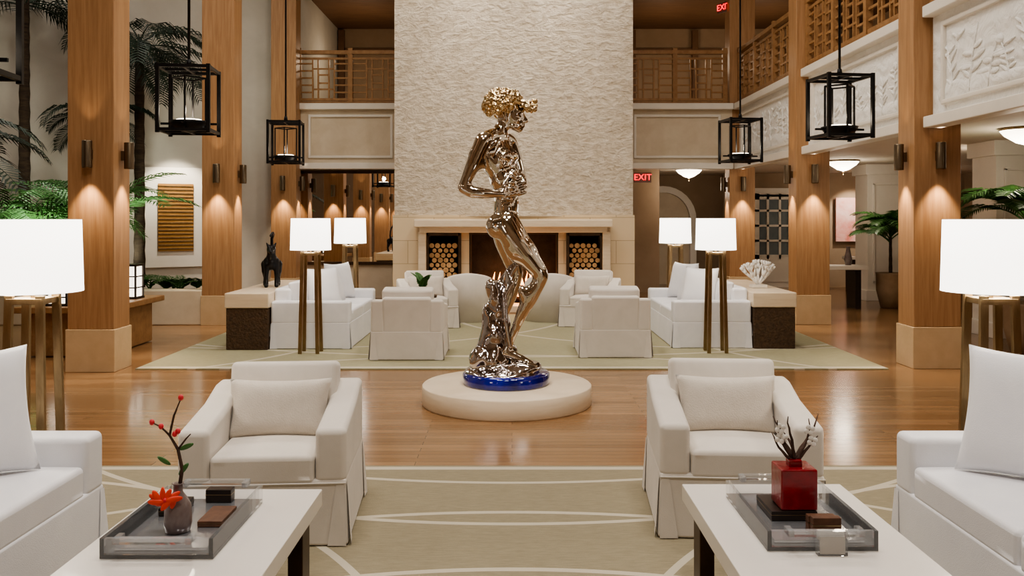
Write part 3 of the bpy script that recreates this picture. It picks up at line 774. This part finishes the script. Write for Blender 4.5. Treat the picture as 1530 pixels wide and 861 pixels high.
def palm(name,x,y,z0,hgt,nf,L,m,ll=.4,lw=.03,e0r=(.7,1.35),e1=-.5,pot=None,trunkr=.07,stems=1,hang=.5,lean=0):
    g=group(name,(x,y,z0)); mb=MB(); n_=max(8,int(hgt*6)+3)
    top=Vector((lean,0,hgt))
    mb.tube([top*(i/n_) for i in range(n_+1)],[trunkr*(1-.25*i/n_)*(1+.12*(i%2)) for i in range(n_+1)],10,1)
    for i in range(nf):
        frond(mb,top+Vector((0,0,-random.uniform(0,.12))),i*2.4+random.uniform(-.3,.3),random.uniform(*e0r),e1+random.uniform(-.4,.3),L*random.uniform(.8,1.1),26,ll,lw,0,hang)
    mb.obj('trunk_and_fronds',[m,trunk],g)
    if pot:
        r,h=pot; MB().lathe([(0,-h),(r*.7,-h),(r,-h*.5),(r,-.03),(r*1.05,0),(r*.9,0),(r*.9,-.05),(0,-.05)],28).obj('planter_pot',potm,g)
random.seed(21)
palm('fan_palm',-6.25,14.6,.43,4.1,20,1.6,leafd,ll=.55,lw=.035,e0r=(-.3,1.2),e1=-1.3,trunkr=.09,hang=1.0)
palm('fan_palm',-7.9,14.1,.43,4.7,18,1.9,leafd,ll=.55,lw=.035,e0r=(-.2,1.2),e1=-1.2,trunkr=.09,hang=1.0)
palm('fan_palm',-6.9,14.4,.43,2.7,10,1.1,leafd,ll=.45,lw=.03,e0r=(.1,1.2),e1=-1.1,trunkr=.05,hang=.8)
palm('kentia_palm',-6.45,13.3,.43,.9,13,1.75,leaf,ll=.5,lw=.04,e0r=(.85,1.4),e1=-.4,trunkr=.05,hang=.45)
palm('kentia_palm',-7.5,13.3,.43,.8,14,2.1,leaf,ll=.6,lw=.04,e0r=(.75,1.3),e1=-.7,trunkr=.05,hang=.5)
palm('kentia_palm',-6.8,9.9,.0,2.3,12,1.6,leafd,ll=.5,lw=.035,e0r=(.2,1.2),e1=-1.0,trunkr=.06,hang=.7)
g=group('foliage_bed'); mb=MB()
for i in range(30):
    x=random.uniform(-7.6,-4.95); y=random.uniform(13.4,14.2)
    for kx in range(5): frond(mb,(x,y,.43),random.uniform(0,6.28),1.2,-.2,random.uniform(.25,.45),8,.13,.035,0,.4)
mb.obj('leaves',leaf,g)
g=group('stone_planter')
mb=MB(); mb.box((-6.4,13.05,.26),(3.6,.3,.52)).box((-4.7,13.65,.26),(.25,.95,.52)); mb.obj('planter_wall',lime,g,bevel=.02)
MB().box((-6.4,13.8,.22),(3.3,1.3,.4)).obj('soil',soil,g)
g=group('wood_bench'); mb=MB(); mb.box((-5.1,10.6,.55),(1.1,1.6,.07)).box((-5.1,10.6,.26),(.9,1.3,.5)); mb.obj('bench_top',[woodd],g,bevel=.01)
def lantern(x,y,z,h=.42,w=.22):
    g=group('paper_lantern',(x,y,z)); mb=MB()
    for sx in(-1,1):
        for sy in(-1,1): mb.box((sx*w/2,sy*w/2,h/2),(.02,.02,h))
    for zz in(.02,h-.01,h*.33,h*.66):
        for q in(-1,1): mb.box((0,q*w/2,zz),(w,.015,.015)).box((q*w/2,0,zz),(.015,w,.015))
    mb.box((0,0,.01),(w+.03,w+.03,.02)).box((0,0,h),(w+.03,w+.03,.02)); mb.obj('frame',darkbox,g)
    MB().box((0,0,h/2),(w-.02,w-.02,h-.04)).obj('paper',lanternp,g)
lantern(-4.78,10.9,.587); lantern(-5.2,10.05,.587,.3)
dv=Vector((6.75,3.9,0)).normalized(); ang=math.atan2(dv.y,dv.x)
def on_diag(t): return (-11+dv.x*t,13.6+dv.y*t)
for (t,z,w,h,mm) in((5.4,1.6,.62,1.25,artg),):
    x,y=on_diag(t); g=group('woven_wall_art',(x+dv.y*.13,y-dv.x*.13,z),ang)
    mb=MB(); mb.box((0,0,0),(w+.5,.04,h+.6)); mb.obj('white_mount',white,g,bevel=.005); MB().box((0,-.03,0),(w,.04,h)).obj('woven_panel',mm,g)
    mb=MB()
    for i in range(18): mb.box((0,-.055,-h/2+.05+i*(h-.1)/17),(w,.012,.02))
    mb.obj('weave_bands',brass,g)
    light('SPOT','picture_light',(0,-.8,1.5),190,(1,.9,.75),.05,(0,0,-.1),g,75,.6)
# ---------------------------------------------------------------- animal sculpture & coral
g=group('black_dog_sculpture',(-3.15,11.4,.698)); mb=MB()
for sx in(-1,1):
    mb.chain([(sx*.065,-.13,.02,.032),(sx*.065,-.12,.12,.026),(sx*.062,-.1,.25,.04),(sx*.045,-.08,.33,.06)])
    mb.chain([(sx*.065,-.16,.018,.026),(sx*.065,-.13,.02,.03)])
    mb.chain([(sx*.085,.16,.02,.03),(sx*.085,.2,.1,.024),(sx*.085,.13,.19,.045),(sx*.07,.12,.28,.07)])
    mb.chain([(sx*.085,.12,.018,.026),(sx*.085,.17,.02,.028)])
    mb.chain([(sx*.035,-.19,.53,.022),(sx*.06,-.18,.575,.01)],n=8)
mb.ell((0,-.06,.32),(.09,.12,.11)); mb.ell((0,.05,.31),(.075,.12,.085)); mb.ell((0,.14,.29),(.09,.09,.09))
mb.chain([(0,-.1,.36,.075),(0,-.15,.43,.055),(0,-.18,.49,.058)]); mb.chain([(0,-.19,.49,.06),(0,-.26,.465,.035),(0,-.29,.46,.026)])
mb.chain([(0,.2,.32,.026),(0,.24,.42,.022),(0,.21,.54,.022),(.0,.15,.62,.022),(.02,.09,.68,.022),(.015,.02,.7,.02),(-.01,-.01,.66,.02)])
o=mb.obj('dog_body',blacks,g,rz=0); bake(o,.008,4); g.rotation_euler=(0,0,.25)
g=group('white_coral_sculpture',(3.17,11.2,.696)); mb=MB(); random.seed(4)
MB().box((0,0,.02),(.2,.14,.04)).obj('base',white,g,bevel=.005)
def cor(p,d,L,r,dep):
    q=p+d*L; mb.chain([(*p,r),(*q,r*.8)],n=8)
    if dep==0: return
    for i in range(3 if dep>1 else 2):
        nd=(d+Vector((random.uniform(-.8,.8),random.uniform(-.5,.5),random.uniform(.1,.7)))).normalized(); cor(q,nd,L*.75,r*.78,dep-1)
for i in range(5): cor(Vector((0,0,.04)),Vector((-.9+.45*i,random.uniform(-.2,.2),.9)).normalized(),.12,.02,3)
mb.obj('coral_branches',coralm,g)
g=group('side_table',(-1.2,11.6,.014)); MB().lathe([(0,0),(.15,0),(.15,.02),(.03,.04),(.03,.5),(.2,.52),(.2,.55),(0,.55)],28).obj('turned_table',bronze_leg,g)
random.seed(9); palm('potted_orchid',-1.2,11.6,.675,.03,7,.22,leaf,ll=.07,lw=.03,e0r=(1.0,1.5),e1=.6,pot=(.07,.11),trunkr=.012)
# ---------------------------------------------------------------- right lower hall
def pillar(x,y,w=.75,d=.6,h=2.62):
    g=group('white_panelled_pillar',(x,y,0)); mb=MB(); mb.box((0,0,h/2),(w,d,h)).box((0,0,.1),(w+.08,d+.08,.2)).box((0,0,h-.1),(w+.1,d+.1,.2))
    for sx in(-1,1): mb.box((sx*(w/2-.12),-d/2-.01,1.3),(.04,.03,1.9))
    for z in(.36,2.24): mb.box((0,-d/2-.01,z),(w-.2,.03,.04))
    mb.obj('pillar_body',white,g,bevel=.006)
pillar(7.2,17.0); pillar(6.8,11.8,.8); pillar(9.6,14.0)
slab('wall_hall',5.0,10.4,20.0,20.2,0,2.62,brownwall)
slab('wall_hall_return',4.9,5.0,19.2,20.2,0,2.62,brownwall)
slab('wall_hall_side',2.15,3.15,18.6,18.8,0,2.62,brownwall)
def door(name,x,y,w=.95,h=2.15,n=1):
    g=group(name,(x,y,0)); mb=MB()
    mb.box((0,0,h+.06),(w+.24,.12,.12)).box((-w/2-.06,0,h/2),(.12,.12,h)).box((w/2+.06,0,h/2),(.12,.12,h))
    mb.box((0,.02,.35),(w,.05,.7)); mb.box((0,-.01,.35),(w-.3,.03,.45)); mb.box((0,.02,h-.07),(w,.05,.14))
    for i in range(4): mb.box((-w/2+.06+i*(w-.12)/3,.02,1.4),(.05 if i in(1,2) else .16,.05,1.5))
    for i in range(5): mb.box((0,.02,.72+i*.345),(w,.05,.05))
    mb.box((.4,-.03,1.0),(.03,.05,.12))
    mb.obj('frame',white,g); MB().box((0,.03,1.4),(w-.05,.01,1.45)).obj('glass',glass,g)
door('door_1',6.0,19.93)
g=group('abstract_painting',(7.8,19.92,1.55)); MB().box((0,0,0),(.78,.05,1.0)).obj('canvas',artp,g); 
light('SPOT','picture_light',(0,-1.0,1.0),120,(1,.92,.8),.05,(0,0,0),g,60,.5)
g=group('hall_console_table',(7.9,19.0,0)); MB().box((0,0,.72),(1.2,.5,.06)).obj('top',[white],g); 
MB().box((-.5,0,.35),(.08,.4,.7)).box((.5,0,.35),(.08,.4,.7)).obj('legs',bronze_leg,g)
g=group('ceramic_vase',(7.6,19.0,.751)); MB().lathe([(0,0),(.06,0),(.09,.12),(.05,.3),(.035,.4),(.045,.44)],20).obj('vase',vasem,g)
g=group('hall_counter',(5.75,15.4,0)); mb=MB(); mb.box((0,0,.72),(.9,.5,.07)); mb.obj('top',white,g,bevel=.005); MB().box((-.3,0,.34),(.1,.4,.68)).box((.3,0,.34),(.1,.4,.68)).obj('legs',darkbox,g)
g=group('ceramic_vase',(5.95,15.4,.756)); MB().lathe([(0,0),(.05,0),(.07,.1),(.04,.24),(.03,.3),(.04,.33)],20).obj('vase',vasem,g)
random.seed(33)
palm('potted_palm',6.7,15.4,.62,.65,20,.9,leaf,ll=.36,lw=.035,e0r=(.7,1.5),e1=-.7,pot=(.24,.61),trunkr=.03)
palm('potted_palm',6.05,10.2,.6,1.0,18,1.0,leaf,ll=.4,lw=.035,e0r=(.3,1.3),e1=-.6,pot=(.26,.59),trunkr=.03)
g=group('arched_doorway',(3.6,20.75,0)); mb=MB(); n=16; vs=[]
for r in(.65,.8):
    vs.append((-r,0,0))
    for i in range(n+1):
        a=pi-pi*i/n; vs.append((r*math.cos(a),0,1.55+r*math.sin(a)))
    vs.append((r,0,0))
m_=n+3; fs=[(i,i+1,m_+i+1,m_+i) for i in range(m_-1)]; mb.add(vs,fs); o=mb.obj('arch_casing',white,g); md=o.modifiers.new('s','SOLIDIFY'); md.thickness=.15
mb=MB(); mb.add([(x,.1,z) for x,y,z in vs[:m_]],[list(range(m_))]); mb.obj('recess',lime,g)
def dome(x,y,z=2.62):
    g=group('ceiling_dome_light',(x,y,z)); MB().lathe([(0,-.2),(.1,-.17),(.22,-.09),(.27,-.03),(.26,-.03)],28).obj('glass_bowl',candle,g)
    MB().lathe([(.012,-.26),(.02,-.22),(.012,-.2)],10).lathe([(.28,-.03),(.28,0),(0,0)],28).obj('brass_trim',brass,g)
    light('POINT','dome_bulb',(0,0,-.4),20,(1,.86,.7),.15,parent=g)
for x,y in((3.7,18.2),(5.9,15.5),(7.0,12.6),(5.85,9.9),(8.0,18.2),(7,4)): dome(x,y)
def exit_sign(x,y,z,rz=0):
    g=group('exit_sign',(x,y,z),rz); MB().box((0,0,0),(.34,.04,.2)).obj('sign_plate',exitpl,g)
    c=bpy.data.curves.new('t','FONT'); c.body='EXIT'; c.size=.17; c.align_x='CENTER'; c.align_y='CENTER'; c.extrude=.003
    o=bpy.data.objects.new('exit_letters',c); COL.objects.link(o); o.parent=g; o.location=(0,-.03,0); o.rotation_euler=(pi/2,0,0); c.materials.append(exitred)
exit_sign(2.55,17.0,2.38); exit_sign(4.22,17.3,5.78,-1.0)
slab('baseboard_left',-11,-10.95,-6,13.5,0,.15,white)
# ---------------------------------------------------------------- lights
NE=(1,.94,.865)
for x,y,p in((-1.8,4,145),(1.8,4,145),(-1.8,10.5,145),(1.8,10.5,145),(0,0,240),(-7,9,110),(-7.3,13,60)):
    gg=group('added_ceiling_fill',(x,y,7.95)); light('AREA','fill_area',(0,0,-.05),p,NE,1.3,(0,0,-5),gg)  # unseen area lamps added overhead as soft fill for the room
light('SPOT','statue_spot',(-2.2,4.5,7.6),350,(1,.95,.88),.12,(0,7.5,1.8),None,26,.5)
light('SPOT','statue_spot',(2.4,5.2,7.6),350,(1,.95,.88),.12,(0,7.5,1.5),None,26,.5)
for x in(-1.4,0,1.4): light('SPOT','chimney_washer',(x,13.8,7.8),320,(1,.93,.84),.06,(x,15.3,2.6),None,60,.8)
for x in(-3.2,3.3,5.5): light('POINT','gallery_light',(x,19,5.0),24,(1,.8,.58),.2)
for y in(4,8,12,16): light('POINT','gallery_light',(6.6,y,5.4),22,(1,.82,.62),.2)
for x,y in((-5.6,12.85),(-7.0,12.8),(-6.4,14.0)): light('SPOT','garden_uplight',(x,y,.58),170,(.97,1,.84),.08,(x-.1,y+.9,3),None,95,.7)
w=bpy.data.worlds.new('w'); sc.world=w; w.use_nodes=True; w.node_tree.nodes['Background'].inputs[0].default_value=(1,.9,.78,1); w.node_tree.nodes['Background'].inputs[1].default_value=.3
# ---------------------------------------------------------------- camera
cd=bpy.data.cameras.new('camera'); cam=bpy.data.objects.new('camera',cd); COL.objects.link(cam)
cam.location=(0,0,1.6); cam.rotation_euler=(pi/2,0,0); cd.sensor_width=36; cd.lens=36*1300/1530; cd.shift_y=-(430.5-325)/1530; cd.clip_end=100
sc.camera=cam
sc.view_settings.view_transform='AgX'
sc.view_settings.look='AgX - Medium High Contrast'
sc.view_settings.exposure=.1
